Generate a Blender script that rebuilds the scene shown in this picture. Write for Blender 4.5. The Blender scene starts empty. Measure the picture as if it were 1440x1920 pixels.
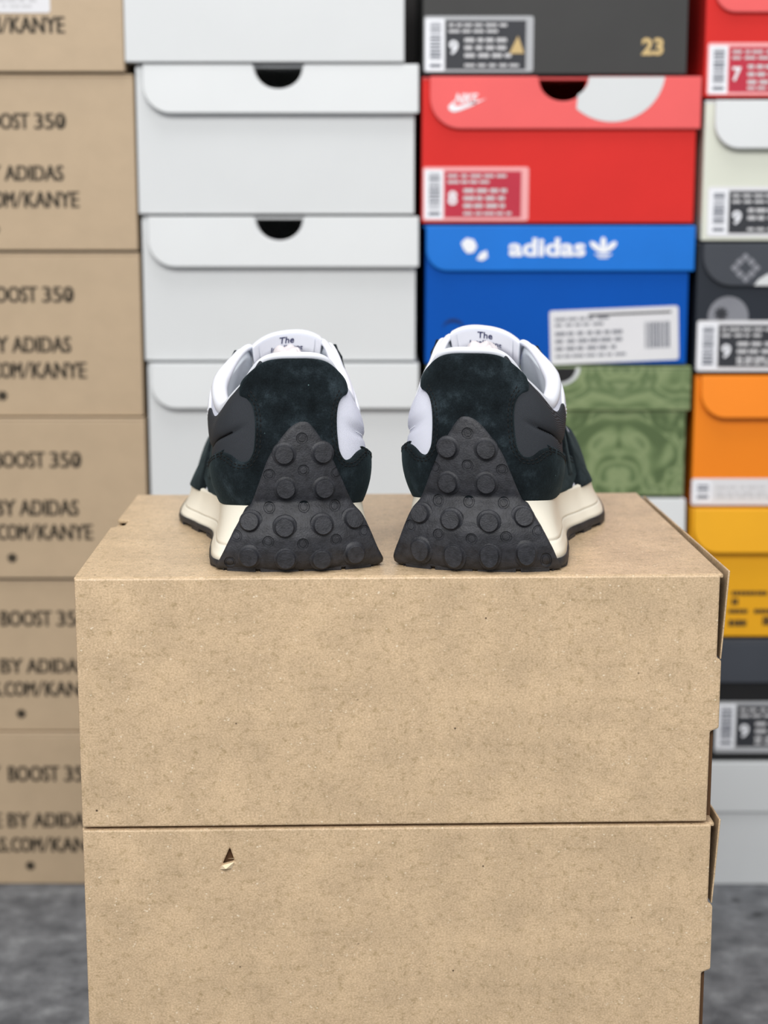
import bpy, bmesh, math, random
from mathutils import Vector, Matrix
from mathutils.bvhtree import BVHTree
from mathutils.geometry import delaunay_2d_cdt
R = math.radians
random.seed(7)
scene = bpy.context.scene
COL = scene.collection

# ------------------------------------------------------------------ camera
F = 3100.0                      # focal length in pixels of the 1440 x 1920 frame
HC = 0.585                      # camera height above the floor
PITCH = math.atan(557 / F)
YB = 1.386                      # distance of the wall of shoe boxes
cam_d = bpy.data.cameras.new('camera')
cam = bpy.data.objects.new('camera', cam_d); COL.objects.link(cam)
cam.location = (0, 0, HC); cam.rotation_euler = (R(90) - PITCH, 0, 0)
cam_d.sensor_fit = 'VERTICAL'; cam_d.sensor_height = 36; cam_d.lens = 36 * F / 1920
cam_d.clip_start = 0.02
cam_d.dof.use_dof = True; cam_d.dof.focus_distance = 0.868; cam_d.dof.aperture_fstop = 6.8
scene.camera = cam

# ------------------------------------------------------------------ light
scene.view_settings.view_transform = 'Standard'; scene.view_settings.look = 'None'
scene.view_settings.gamma = 1; scene.view_settings.exposure = 0.0
w = bpy.data.worlds.new('shop_light'); scene.world = w; w.use_nodes = True
w.node_tree.nodes['Background'].inputs[0].default_value = (0.96, 0.98, 1.0, 1)
w.node_tree.nodes['Background'].inputs[1].default_value = 0.54
def area(name, loc, target, sx, sy, power, col=(1, 1, 1)):
    d = bpy.data.lights.new(name, 'AREA'); d.shape = 'RECTANGLE'; d.size = sx; d.size_y = sy
    d.energy = power; d.color = col
    o = bpy.data.objects.new(name, d); COL.objects.link(o); o.location = loc
    o.rotation_euler = (Vector(target) - Vector(loc)).to_track_quat('-Z', 'Y').to_euler()
    return o
area('ceiling_light_front', (-0.25, -1.1, 2.0), (0, 1.1, 0.3), 2.0, 0.8, 58, (1, 0.98, 0.95))
area('ceiling_light_over', (0.15, 0.80, 2.35), (0.05, 1.0, 0.4), 1.4, 0.3, 14, (1, 0.99, 0.97))

# ------------------------------------------------------------------ helpers
def lin(c):
    c /= 255
    return c / 12.92 if c <= 0.04045 else ((c + 0.055) / 1.055) ** 2.4
def rgb(r, g, b): return (lin(r), lin(g), lin(b), 1)

def ray(px, py):
    """direction of the sight line through a pixel"""
    u = (px - 720) / F; v = (py - 960) / F
    c, s = math.cos(PITCH), math.sin(PITCH)
    return Vector((u, c - v * s, -s - v * c))
def at(px, py, Y):
    d = ray(px, py); k = Y / d.y
    return Vector((d.x * k, Y, HC + d.z * k))
def zrow(py, Y=YB): return at(720, py, Y).z
def xcol(px, py, Y=YB): return at(px, py, Y).x

def newobj(name, data, parent=None):
    o = bpy.data.objects.new(name, data); COL.objects.link(o)
    if parent is not None: o.parent = parent
    return o
def thing(name, label, cat, loc=(0, 0, 0), rz=0, group=None):
    o = newobj(name, None); o.location = loc; o.rotation_euler = (0, 0, rz); o.empty_display_size = .02
    o['label'] = label; o['category'] = cat
    if group: o['group'] = group
    return o
def mesh(name, verts, faces, mat, parent=None, smooth=False, bevel=0, flip=False):
    me = bpy.data.meshes.new(name)
    if flip: faces = [tuple(reversed(f)) for f in faces]
    me.from_pydata([tuple(v) for v in verts], [], faces); me.update()
    me.materials.append(mat)
    if smooth: me.polygons.foreach_set('use_smooth', [True] * len(me.polygons))
    o = newobj(name, me, parent)
    if bevel:
        m = o.modifiers.new('bevel', 'BEVEL'); m.width = bevel; m.segments = 2; m.limit_method = 'ANGLE'; m.angle_limit = R(40)
    return o

class MB:
    """collects solids into one mesh"""
    def __init__(s): s.v = []; s.f = []
    def add(s, v, f):
        n = len(s.v); s.v += [Vector(p) for p in v]; s.f += [tuple(i + n for i in q) for q in f]
    def box(s, a, b):
        x0, y0, z0 = a; x1, y1, z1 = b
        s.add([(x0, y0, z0), (x1, y0, z0), (x1, y1, z0), (x0, y1, z0), (x0, y0, z1), (x1, y0, z1), (x1, y1, z1), (x0, y1, z1)],
              [(0, 3, 2, 1), (4, 5, 6, 7), (0, 1, 5, 4), (1, 2, 6, 5), (2, 3, 7, 6), (3, 0, 4, 7)])
    def prism(s, poly, y0, y1):
        """poly in x,z counter-clockwise seen from -y; solid between y0 and y1"""
        n = len(poly)
        area2 = sum(poly[i][0] * poly[(i + 1) % n][1] - poly[(i + 1) % n][0] * poly[i][1] for i in range(n))
        if area2 < 0: poly = poly[::-1]
        v = [(x, y0, z) for x, z in poly] + [(x, y1, z) for x, z in poly]
        f = [tuple(range(n)), tuple(range(2 * n - 1, n - 1, -1))]
        f += [(i, i + n, (i + 1) % n + n, (i + 1) % n) for i in range(n)]
        s.add(v, f)
    def slab(s, poly, z0, z1):
        """poly in x,y; solid between z0 and z1"""
        n = len(poly)
        area2 = sum(poly[i][0] * poly[(i + 1) % n][1] - poly[(i + 1) % n][0] * poly[i][1] for i in range(n))
        if area2 < 0: poly = poly[::-1]
        v = [(x, y, z0) for x, y in poly] + [(x, y, z1) for x, y in poly]
        f = [tuple(range(n - 1, -1, -1)), tuple(range(n, 2 * n))]
        f += [(i, (i + 1) % n, (i + 1) % n + n, i + n) for i in range(n)]
        s.add(v, f)
    def build(s, name, mat, parent=None, bevel=0, smooth=False):
        return mesh(name, s.v, s.f, mat, parent, smooth, bevel)

def arc(cx, cz, r, a0, a1, n, rz=None):
    rz = rz or r
    return [(cx + r * math.cos(R(a0 + (a1 - a0) * i / n)), cz + rz * math.sin(R(a0 + (a1 - a0) * i / n))) for i in range(n + 1)]
def rrect(x0, z0, x1, z1, r, n=5):
    return arc(x1 - r, z1 - r, r, 0, 90, n) + arc(x0 + r, z1 - r, r, 90, 180, n) + arc(x0 + r, z0 + r, r, 180, 270, n) + arc(x1 - r, z0 + r, r, 270, 360, n)

def text_mesh(body, wid, hei, name, mat, parent, x, y, z, align='l', bold=0.0, shear=0.0, thick=0.0003, heavy=0):
    """lettering as thin solid print facing -y; x,z = lower left (or lower right) corner"""
    cu = bpy.data.curves.new(name, 'FONT'); cu.body = body; cu.extrude = 0.02; cu.offset = bold; cu.shear = shear
    cu.resolution_u = 3
    t = bpy.data.objects.new(name, cu); COL.objects.link(t)
    bpy.context.view_layer.update()
    me = bpy.data.meshes.new_from_object(t.evaluated_get(bpy.context.evaluated_depsgraph_get()))
    bpy.data.objects.remove(t); bpy.data.curves.remove(cu)
    xs = [v.co.x for v in me.vertices]; ys = [v.co.y for v in me.vertices]
    ax, bx, ay, by = min(xs), max(xs), min(ys), max(ys)
    for v in me.vertices:
        u = (v.co.x - ax) / (bx - ax) * wid; q = (v.co.y - ay) / (by - ay) * hei
        if align == 'r': u -= wid
        if align == 'c': u -= wid / 2
        v.co = Vector((x + u, y - (thick if v.co.z > 0 else 0), z + q))
    if heavy:                      # heavier strokes: the same outline printed a hair to either side
        bm = bmesh.new(); bm.from_mesh(me); src = bm.verts[:] + bm.edges[:] + bm.faces[:]
        for dx in (heavy, -heavy):
            g = bmesh.ops.duplicate(bm, geom=src)['geom']
            for q in g:
                if isinstance(q, bmesh.types.BMVert): q.co += Vector((dx, -.00002 if dx > 0 else -.00004, .0))
        bm.to_mesh(me); bm.free()
    me.materials.clear(); me.materials.append(mat); me.name = name
    return newobj(name, me, parent)

# ------------------------------------------------------------------ materials
def nt(name):
    m = bpy.data.materials.new(name); m.use_nodes = True
    t = m.node_tree; b = t.nodes['Principled BSDF']
    return m, t, b
def nd(t, typ, **kw):
    n = t.nodes.new(typ)
    for k, v in kw.items():
        if k in n.inputs: n.inputs[k].default_value = v
        else: setattr(n, k, v)
    return n
def coords(t, obj=True, scale=(1, 1, 1), rot=(0, 0, 0)):
    c = nd(t, 'ShaderNodeTexCoord'); mp = nd(t, 'ShaderNodeMapping')
    mp.inputs['Scale'].default_value = scale; mp.inputs['Rotation'].default_value = rot
    t.links.new(c.outputs['Object'], mp.inputs[0]); return mp.outputs[0]
def ramp(t, src, stops, interp='LINEAR'):
    r = nd(t, 'ShaderNodeValToRGB'); r.color_ramp.interpolation = interp
    e = r.color_ramp.elements
    while len(e) < len(stops): e.new(.5)
    for i, (p, c) in enumerate(stops): e[i].position = p; e[i].color = c
    t.links.new(src, r.inputs[0]); return r.outputs[0]
def noise(t, vec, scale, detail=4, rough=.55):
    n = nd(t, 'ShaderNodeTexNoise', Scale=scale, Detail=detail, Roughness=rough); t.links.new(vec, n.inputs['Vector']); return n.outputs['Fac']
def mixc(t, fac, a, b, mode='MIX'):
    m = nd(t, 'ShaderNodeMix', data_type='RGBA', blend_type=mode)
    for s, i in ((fac, 0), (a, 6), (b, 7)):
        if hasattr(s, 'links'): t.links.new(s, m.inputs[i])
        else: m.inputs[i].default_value = s
    return m.outputs[2]
def bump(t, b, h, dist, strength=1):
    n = nd(t, 'ShaderNodeBump', Strength=strength, Distance=dist); t.links.new(h, n.inputs['Height']); t.links.new(n.outputs[0], b.inputs['Normal'])

def mat_plain(name, c, rough=.6, var=.06, scale=25, spec=.35, sheen=0, coat=0):
    m, t, b = nt(name); v = coords(t)
    f = noise(t, v, scale, 5)
    lo = tuple(x * (1 - var) for x in c[:3]) + (1,); hi = tuple(min(1, x * (1 + var)) for x in c[:3]) + (1,)
    t.links.new(ramp(t, f, [(.3, lo), (.7, hi)]), b.inputs['Base Color'])
    b.inputs['Roughness'].default_value = rough; b.inputs['Specular IOR Level'].default_value = spec
    b.inputs['Sheen Weight'].default_value = sheen; b.inputs['Coat Weight'].default_value = coat
    bump(t, b, noise(t, v, scale * 30, 2), .0002, .25)
    return m
def mat_kraft(name, base, fine=1.0, blotch=1.0, gloss=.45):
    m, t, b = nt(name); v = coords(t); vs = coords(t, scale=(1, 1, 1.25))
    lo = tuple(x * (1 - .12 * blotch) for x in base[:3]) + (1,); hi = tuple(x * (1 + .08 * blotch) for x in base[:3]) + (1,)
    c = ramp(t, noise(t, vs, 30, 6, .65), [(.36, lo), (.64, hi)])
    if fine:
        c = mixc(t, 1.0, c, ramp(t, noise(t, vs, 210, 5, .7), [(.34, (.76, .75, .68, 1)), (.47, (1, 1, 1, 1)), (.60, (1.02, 1.02, 1.02, 1)), (.72, (1.22, 1.22, 1.24, 1))]), 'MULTIPLY')
        c = mixc(t, 1.0, c, ramp(t, noise(t, vs, 900, 2, .6), [(.34, (.82, .81, .78, 1)), (.68, (1.16, 1.16, 1.16, 1))]), 'MULTIPLY')
        vo = nd(t, 'ShaderNodeTexVoronoi', Scale=420.0); t.links.new(vs, vo.inputs['Vector'])
        wd = nd(t, 'ShaderNodeTexVoronoi', Scale=75.0); t.links.new(v, wd.inputs['Vector'])
        pale = ramp(t, vo.outputs['Distance'], [(.16, (.8, .8, .8, 1)), (.30, (0, 0, 0, 1))])
        dark = ramp(t, wd.outputs['Distance'], [(.032, (.9, .9, .9, 1)), (.060, (0, 0, 0, 1))])
        gate = ramp(t, noise(t, v, 47, 2), [(.55, (0, 0, 0, 1)), (.60, (1, 1, 1, 1))])
        pale = mixc(t, 1.0, pale, ramp(t, noise(t, v, 230, 2), [(.56, (0, 0, 0, 1)), (.66, (1, 1, 1, 1))]), 'MULTIPLY')
        dark = mixc(t, 1.0, dark, gate, 'MULTIPLY')
        c = mixc(t, pale, c, rgb(244, 228, 202)); c = mixc(t, dark, c, rgb(60, 44, 30))
    t.links.new(c, b.inputs['Base Color'])
    b.inputs['Roughness'].default_value = gloss; b.inputs['Specular IOR Level'].default_value = .4
    bump(t, b, noise(t, v, 45, 4), .0006, .25)
    return m
def mat_suede():
    m, t, b = nt('black_suede'); v = coords(t)
    c = ramp(t, noise(t, v, 75, 6, .65), [(.32, rgb(13, 18, 21)), (.52, rgb(24, 31, 35)), (.74, rgb(50, 60, 66))])
    c = mixc(t, 1.0, c, ramp(t, noise(t, v, 1500, 2), [(.35, (.72, .72, .72, 1)), (.7, (1.3, 1.3, 1.3, 1))]), 'MULTIPLY')
    sp = nd(t, 'ShaderNodeTexVoronoi', Scale=240.0); t.links.new(v, sp.inputs['Vector'])
    f = mixc(t, 1.0, ramp(t, sp.outputs['Distance'], [(.04, (.7, .7, .7, 1)), (.09, (0, 0, 0, 1))]), ramp(t, noise(t, v, 160, 2), [(.6, (0, 0, 0, 1)), (.66, (1, 1, 1, 1))]), 'MULTIPLY')
    c = mixc(t, f, c, rgb(120, 150, 152))
    t.links.new(c, b.inputs['Base Color'])
    b.inputs['Roughness'].default_value = .95; b.inputs['Specular IOR Level'].default_value = .12
    b.inputs['Sheen Weight'].default_value = .12; b.inputs['Sheen Tint'].default_value = rgb(150, 185, 195)
    bump(t, b, noise(t, v, 900, 3), .0005, .6); return m
def mat_rubber():
    m, t, b = nt('black_rubber'); v = coords(t)
    c = ramp(t, noise(t, v, 260, 5, .6), [(.35, rgb(30, 31, 36)), (.68, rgb(50, 51, 57))])
    t.links.new(c, b.inputs['Base Color'])
    b.inputs['Roughness'].default_value = .55; b.inputs['Specular IOR Level'].default_value = .5
    bump(t, b, noise(t, v, 1100, 3, .6), .0004, .7); return m
def mat_weave(name, a, c2, scale=900):
    m, t, b = nt(name)
    v = coords(t, rot=(0, R(38), 0)); wv = nd(t, 'ShaderNodeTexWave', Scale=scale / 6.28 * 1.0, Distortion=.3); wv.bands_direction = 'X'
    t.links.new(v, wv.inputs['Vector'])
    v2 = coords(t, rot=(0, R(-52), 0)); wv2 = nd(t, 'ShaderNodeTexWave', Scale=scale / 6.28, Distortion=.3); wv2.bands_direction = 'X'
    t.links.new(v2, wv2.inputs['Vector'])
    f = mixc(t, .35, wv.outputs['Fac'], wv2.outputs['Fac'])
    t.links.new(ramp(t, f, [(.2, a), (.8, c2)]), b.inputs['Base Color'])
    b.inputs['Roughness'].default_value = .8; b.inputs['Specular IOR Level'].default_value = .25
    bump(t, b, f, .0003, .5); return m
def mat_floor():
    m, t, b = nt('grey_carpet'); v = coords(t)
    c = ramp(t, noise(t, v, 42, 6, .6), [(.32, rgb(84, 86, 90)), (.55, rgb(116, 118, 122)), (.72, rgb(144, 147, 150))])
    c = mixc(t, 1.0, c, ramp(t, noise(t, v, 600, 2), [(.3, (.75, .75, .75, 1)), (.7, (1.2, 1.2, 1.2, 1))]), 'MULTIPLY')
    vo = nd(t, 'ShaderNodeTexVoronoi', Scale=24.0); t.links.new(v, vo.inputs['Vector'])
    c = mixc(t, ramp(t, vo.outputs['Distance'], [(.07, (.75, .75, .75, 1)), (.14, (0, 0, 0, 1))]), c, rgb(38, 39, 42))
    t.links.new(c, b.inputs['Base Color']); b.inputs['Roughness'].default_value = .9
    bump(t, b, noise(t, v, 500, 3), .001, .5); return m
def mat_damask():
    m, t, b = nt('green_damask_paper'); c = nd(t, 'ShaderNodeTexCoord'); s = nd(t, 'ShaderNodeSeparateXYZ'); t.links.new(c.outputs['Object'], s.inputs[0])
    pp = nd(t, 'ShaderNodeMath', operation='PINGPONG'); t.links.new(s.outputs[0], pp.inputs[0]); pp.inputs[1].default_value = .052
    cb = nd(t, 'ShaderNodeCombineXYZ'); t.links.new(pp.outputs[0], cb.inputs[0]); t.links.new(s.outputs[2], cb.inputs[2])
    n = nd(t, 'ShaderNodeTexNoise', Scale=27.0, Detail=1.2, Distortion=1.9); t.links.new(cb.outputs[0], n.inputs['Vector'])
    col = ramp(t, n.outputs['Fac'], [(.38, rgb(82, 102, 62)), (.45, rgb(108, 128, 84)), (.53, rgb(136, 152, 108)), (.59, rgb(90, 112, 70)), (.68, rgb(130, 146, 104))])
    t.links.new(col, b.inputs['Base Color']); b.inputs['Roughness'].default_value = .5; return m

M = {}
M['kraft'] = mat_kraft('kraft_board_speckled', rgb(208, 182, 149), gloss=.42)
M['kraft_bg'] = mat_kraft('kraft_board_plain', rgb(188, 166, 138), fine=0, blotch=.35)
M['kraft_shade'] = mat_plain('shade_brown_board', rgb(92, 66, 44), .9)  # dark brown that paints the shade in the side slot and the tear
M['white'] = mat_plain('white_coated_board', rgb(217, 220, 222), .5, .02, 12)
M['offwhite'] = mat_plain('offwhite_coated_board', rgb(222, 225, 212), .5, .02, 12)
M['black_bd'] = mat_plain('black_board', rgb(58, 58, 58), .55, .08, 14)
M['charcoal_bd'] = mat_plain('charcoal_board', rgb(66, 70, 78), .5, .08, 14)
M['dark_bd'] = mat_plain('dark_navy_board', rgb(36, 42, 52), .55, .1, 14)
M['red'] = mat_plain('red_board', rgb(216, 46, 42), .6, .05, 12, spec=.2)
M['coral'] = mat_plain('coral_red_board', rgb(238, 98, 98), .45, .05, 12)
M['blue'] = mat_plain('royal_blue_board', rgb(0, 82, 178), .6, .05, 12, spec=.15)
M['hole_shadow'] = mat_plain('painted_hole_shadow', rgb(6, 44, 104), .6)  # deeper blue that paints the shadow at the finger hole
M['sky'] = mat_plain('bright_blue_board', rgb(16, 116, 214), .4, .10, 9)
M['orange'] = mat_plain('orange_board', rgb(247, 138, 26), .45, .03, 12)
M['yellow'] = mat_plain('amber_board', rgb(238, 172, 28), .45, .04, 12)
M['green'] = mat_damask()
M['ink'] = mat_plain('dark_ink', rgb(52, 46, 36), .7)
M['black'] = mat_plain('black_print', rgb(28, 28, 30), .6)
M['navy_ink'] = mat_plain('navy_ink', rgb(38, 42, 92), .6)
M['gold'] = mat_plain('gold_print', rgb(206, 178, 124), .45)
M['sticker'] = mat_plain('sticker_paper', rgb(226, 226, 230), .45, .02)
M['sticker_grey'] = mat_plain('sticker_grey', rgb(176, 178, 182), .45, .02)
M['sticker_pink'] = mat_plain('sticker_pink', rgb(242, 170, 172), .45, .02)
M['sticker_red'] = mat_plain('sticker_crimson', rgb(190, 44, 66), .5)
M['sticker_black'] = mat_plain('sticker_black', rgb(52, 54, 60), .5)
M['bar'] = mat_plain('barcode_ink', rgb(104, 108, 120), .6)
M['pale_print'] = mat_plain('pale_print', rgb(205, 205, 208), .6)
M['grey_print'] = mat_plain('grey_print', rgb(134, 136, 144), .6)
M['logo_white'] = mat_plain('white_print', rgb(240, 242, 248), .5, .02)
M['suede'] = mat_suede(); M['rubber'] = mat_rubber()
M['cream'] = mat_plain('cream_foam', rgb(246, 240, 224), .55, .03, 30)
M['mesh_dark'] = mat_weave('charcoal_nylon', rgb(26, 28, 31), rgb(68, 72, 79), 4200)
M['mesh_white'] = mat_weave('white_nylon', rgb(222, 224, 240), rgb(236, 238, 250), 3600)
M['white_lth'] = mat_plain('white_leather', rgb(236, 239, 248), .5, .02, 60)
M['lining'] = mat_plain('pale_lining', rgb(214, 222, 230), .85, .04, 80)
M['paper'] = mat_plain('tissue_paper', rgb(232, 226, 230), .6, .05, 50)
M['thread'] = mat_plain('black_thread', rgb(8, 10, 12), .8)
M['thread_w'] = mat_plain('white_thread', rgb(236, 238, 242), .8)
M['floor'] = mat_floor()
M['wall'] = mat_plain('dark_wall_paint', rgb(34, 32, 32), .8)

# ------------------------------------------------------------------ setting
def struct(name, a, b, mat):
    m = MB(); m.box(a, b); o = m.build(name, mat); o['kind'] = 'structure'; return o
struct('floor', (-3, -1.5, -.05), (3, 2.2, 0), M['floor'])
struct('wall_back', (-3, YB + .40, 0), (3, YB + .46, 2.6), M['wall'])

# ------------------------------------------------------------------ the kraft boxes in front, under the shoes
HK = .1348; WK = .3325; DK = .2560
KX, KY = .0084, .8263; KROT = R(1.5)
def kraft_box(idx, z0, label, dent=False):
    t = thing('shoe_box', label, 'box', (KX, KY, z0), KROT, 'kraft boxes stacked under the sneakers')
    h = HK - .0020; w2 = WK / 2; th = .0030
    # front panel: right edge carries a locking tab; the left edge is straight
    p = [(-w2, 0), (w2 - .0042, 0), (w2 - .0040, h * .372), (w2 + .0006, h * .385), (w2 + .0006, h * .66), (w2 - .0018, h * .672), (w2 - .0016, h + .0004), (-w2, h + .0004)]
    m = MB()
    if dent:
        dx, dz = -.0905, h * .885
        tri = [(dx - .0030, dz - .0040), (dx + .0034, dz - .0022), (dx + .0010, dz + .0052)]
        # the panel is split around the torn hole
        v = [(x, 0, z) for x, z in p] + [(x, 0, z) for x, z in tri]
        n = len(p)
        res = delaunay_2d_cdt([Vector((a, c)) for a, _, c in v], [], [list(range(n)), list(range(n, n + 3))], 0, 1e-7)
        fs = []
        for f in res[2]:
            cx = sum(res[0][i].x for i in f) / 3; cz = sum(res[0][i].y for i in f) / 3
            if all(i >= n for i in f): continue
            fs.append(tuple(f))
        # keep only triangles inside the panel outline
        def inside(x, z):
            c = False
            for i in range(n):
                (x0, zz0), (x1, zz1) = p[i], p[(i + 1) % n]
                if (zz0 > z) != (zz1 > z) and x < (x1 - x0) * (z - zz0) / (zz1 - zz0) + x0: c = not c
            return c
        V = [(q.x, 0, q.y) for q in res[0]]; nv = len(V)
        V += [(q.x, th, q.y) for q in res[0]]
        fs = [f for f in fs if inside(sum(V[i][0] for i in f) / 3, sum(V[i][2] for i in f) / 3)]
        FF = [f for f in fs] + [tuple(i + nv for i in reversed(f)) for f in fs]
        ec = {}
        for f in fs:
            for a, b2 in ((f[0], f[1]), (f[1], f[2]), (f[2], f[0])): ec[(a, b2)] = 1
        for (a, b2) in ec:
            if (b2, a) not in ec: FF.append((b2, a, a + nv, b2 + nv))
        m.add(V, FF)
    else:
        m.prism(p, 0, th)
    m.box((-w2, DK - th, 0), (w2, DK, h - .0025))
    m.box((-w2, th, 0), (-w2 + th, DK - th, h - .003))
    m.box((w2 - .006, th + .001, 0), (w2 - .004, DK - th, h - .003))
    m.box((-w2, th, 0), (w2 - .004, DK - th, th))
    m.build('body', M['kraft'], t, bevel=.0014)
    # lid: top panel with a notch in its left edge, the corners slightly rounded
    l = MB()
    e = .0006
    yn = DK * .60
    poly = [(-w2 - e, th - .0001), (w2 + e, th - .0001), (w2 + e, DK + e), (-w2 - e + .002, DK + e), (-w2 - e + .001, yn + .012), (-w2 + .0075, yn + .010), (-w2 + .0068, yn - .006), (-w2 - e, yn - .014)]
    l.slab(poly, h - .0018, h + .0004)
    l.build('lid', M['kraft'], t, bevel=.0007)
    # side flap that has sprung open on the right, and an inner board coloured dark for the shade in its slot
    f = MB()
    zt = h + .0020
    o0, o1 = w2 + .0036, w2 + .0008
    f.add([(o0 - .0005, .003, zt), (o0 + .0005, .003, zt), (o0 + .0005, DK - .01, zt - .002), (o0 - .0005, DK - .01, zt - .002),
           (o1 - .0005, .003, h * .66), (o1 + .0003, .003, h * .66), (o1 + .0003, DK - .01, h * .66), (o1 - .0005, DK - .01, h * .66)],
          [(0, 1, 2, 3), (7, 6, 5, 4), (0, 4, 5, 1), (1, 5, 6, 2), (2, 6, 7, 3), (3, 7, 4, 0)])
    f.build('side_flap', M['kraft'], t, bevel=.0004)
    g = MB(); g.box((w2 - .0034, .004, .002), (w2 - .0016, DK - .01, h * .99 - .002)); g.build('slot_shade_board', M['kraft_shade'], t)
    if dent:
        d = MB()
        d.box((dx - .006, th + .0005, dz - .006), (dx + .006, th + .001, dz + .008))
        d.build('tear_shade_sheet', M['kraft_shade'], t)  # dark sheet standing in for the shade inside the torn hole
        d = MB()
        d.add([(dx - .0044, -.0001, dz - .0066), (dx + .0020, -.0001, dz - .0060), (dx + .0034, -.0006, dz - .0022), (dx - .0030, -.0016, dz - .0038),
               (dx - .0010, -.0030, dz - .0052)], [(0, 1, 4), (1, 2, 4), (2, 3, 4), (3, 0, 4)])
        d.add([(dx + .0004, -.0010, dz + .0000), (dx + .0036, -.0002, dz - .0002), (dx + .0030, .0008, dz - .0012), (dx - .0002, .0006, dz - .0008)], [(0, 1, 2, 3)])
        d.build('torn_flap', mat_plain('torn_board', rgb(238, 218, 184), .8), t)
    return t
kraft_box(0, 0, 'kraft cardboard box standing on the floor, bottom of the front stack')
kraft_box(1, HK, 'kraft cardboard box with a small tear near its upper left, middle of front stack', True)
kraft_box(2, 2 * HK, 'speckled kraft cardboard box the pair of sneakers stands on, top of the front stack')
ZT = 3 * HK - .0016            # top of the stack

# ------------------------------------------------------------------ shoe boxes behind
def lidded_box(label, px0, px1, py0, py1, body_mat, lid_mat, flap=None, notch=None, dy=0.0, depth=.32, rz=0.0, full_lid=None, group=None, wid=None, cat='box', name='shoe_box'):
    """px0..px1 = sides of the body at its middle, py0..py1 = top and bottom rows in the photograph
       flap = (left px, right px, bottom px, corner radius px); notch = (centre px, radius px)"""
    Y = YB + dy
    pm = max(py0, 0) * .5 + py1 * .5
    x0 = xcol(px0, pm, Y); x1 = xcol(px1, pm, Y) if wid is None else x0 + wid
    z0 = max(0, zrow(py1, Y)) + .0004; z1 = zrow(py0, Y) - .0004
    cx = (x0 + x1) / 2; w2 = (x1 - x0) / 2; h = z1 - z0; th = .0022
    t = thing(name, label, cat, (cx, Y, z0), rz, group)
    X = lambda px, py: xcol(px, py, Y) - cx
    Z = lambda py: zrow(py, Y) - z0
    m = MB()
    if notch:
        nx = X(notch[0], py0); nr = (xcol(notch[0] + notch[1], py0, Y) - xcol(notch[0], py0, Y)); nh = nr * .86
        top = h - .0025
        p = [(-w2, 0), (w2, 0), (w2, top)] + [(a, b) for a, b in arc(nx, top, nr * .96, 0, -180, 18, nh)] + [(-w2, top)]
        m.prism(p, 0, th)
    else:
        m.box((-w2, 0, 0), (w2, th, h - .0025))
    m.box((-w2, th, 0), (-w2 + th, depth, h - .0025)); m.box((w2 - th, th, 0), (w2, depth, h - .0025))
    m.box((-w2 + th, depth - th, 0), (w2 - th, depth, h - .0025)); m.box((-w2 + th, th, 0), (w2 - th, depth - th, th))
    m.build('body', body_mat, t, bevel=.0007)
    l = MB()
    if flap:
        fx0 = X(flap[0], py0); fx1 = X(flap[1], py0); fz = Z(flap[2]); fr = (xcol(flap[3], py0, Y) - xcol(0, py0, Y))
        p = arc(fx0 + fr, fz + fr, fr, 180, 270, 10) + [(fx1, fz), (fx1, h)]
        if notch: p += [(nx + nr + .001, h)] + arc(nx, h - .0025, nr, 0, -180, 18, nh) + [(nx - nr - .001, h)]
        p += [(fx0, h)]
        l.prism(p, -.0040, -.0004)
        if body_mat in (M['white'], M['offwhite'], M['orange'], M['yellow']):      # the flap springs out a little along its lower edge
            for q_ in l.v: q_.y -= .0038 * (h - q_.z) / (h - fz)
        l.slab([(min(-w2, fx0 - .002), th), (fx1, th), (fx1, depth), (-w2, depth)], h - .0024, h)
        l.slab([(fx0, -.0004), (nx - nr, -.0004), (nx - nr, th), (fx0, th)] if notch else [(fx0, -.0004), (fx1, -.0004), (fx1, th), (fx0, th)], h - .0024, h)
        if notch: l.slab([(nx + nr, -.0004), (fx1, -.0004), (fx1, th), (nx + nr, th)], h - .0024, h)
    elif full_lid:
        fz = Z(full_lid); e = .003
        l.box((-w2 - e, -e, h - .0024), (w2 + e, depth + e, h))
        for a, b in (((-w2 - e, -e), (w2 + e, -.0004)), ((-w2 - e, depth + .0004), (w2 + e, depth + e)), ((-w2 - e, -.0004), (-w2 - .0004, depth)), ((w2 + .0004, -.0004), (w2 + e, depth))):
            l.box((a[0], a[1], fz), (b[0], b[1], h - .0024))
    else:
        l.box((-w2, 0, h - .0025), (w2, depth, h))
    l.build('lid', lid_mat, t, bevel=.0009)
    t_info = dict(t=t, X=X, Z=Z, h=h, w2=w2)
    return t_info

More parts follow.
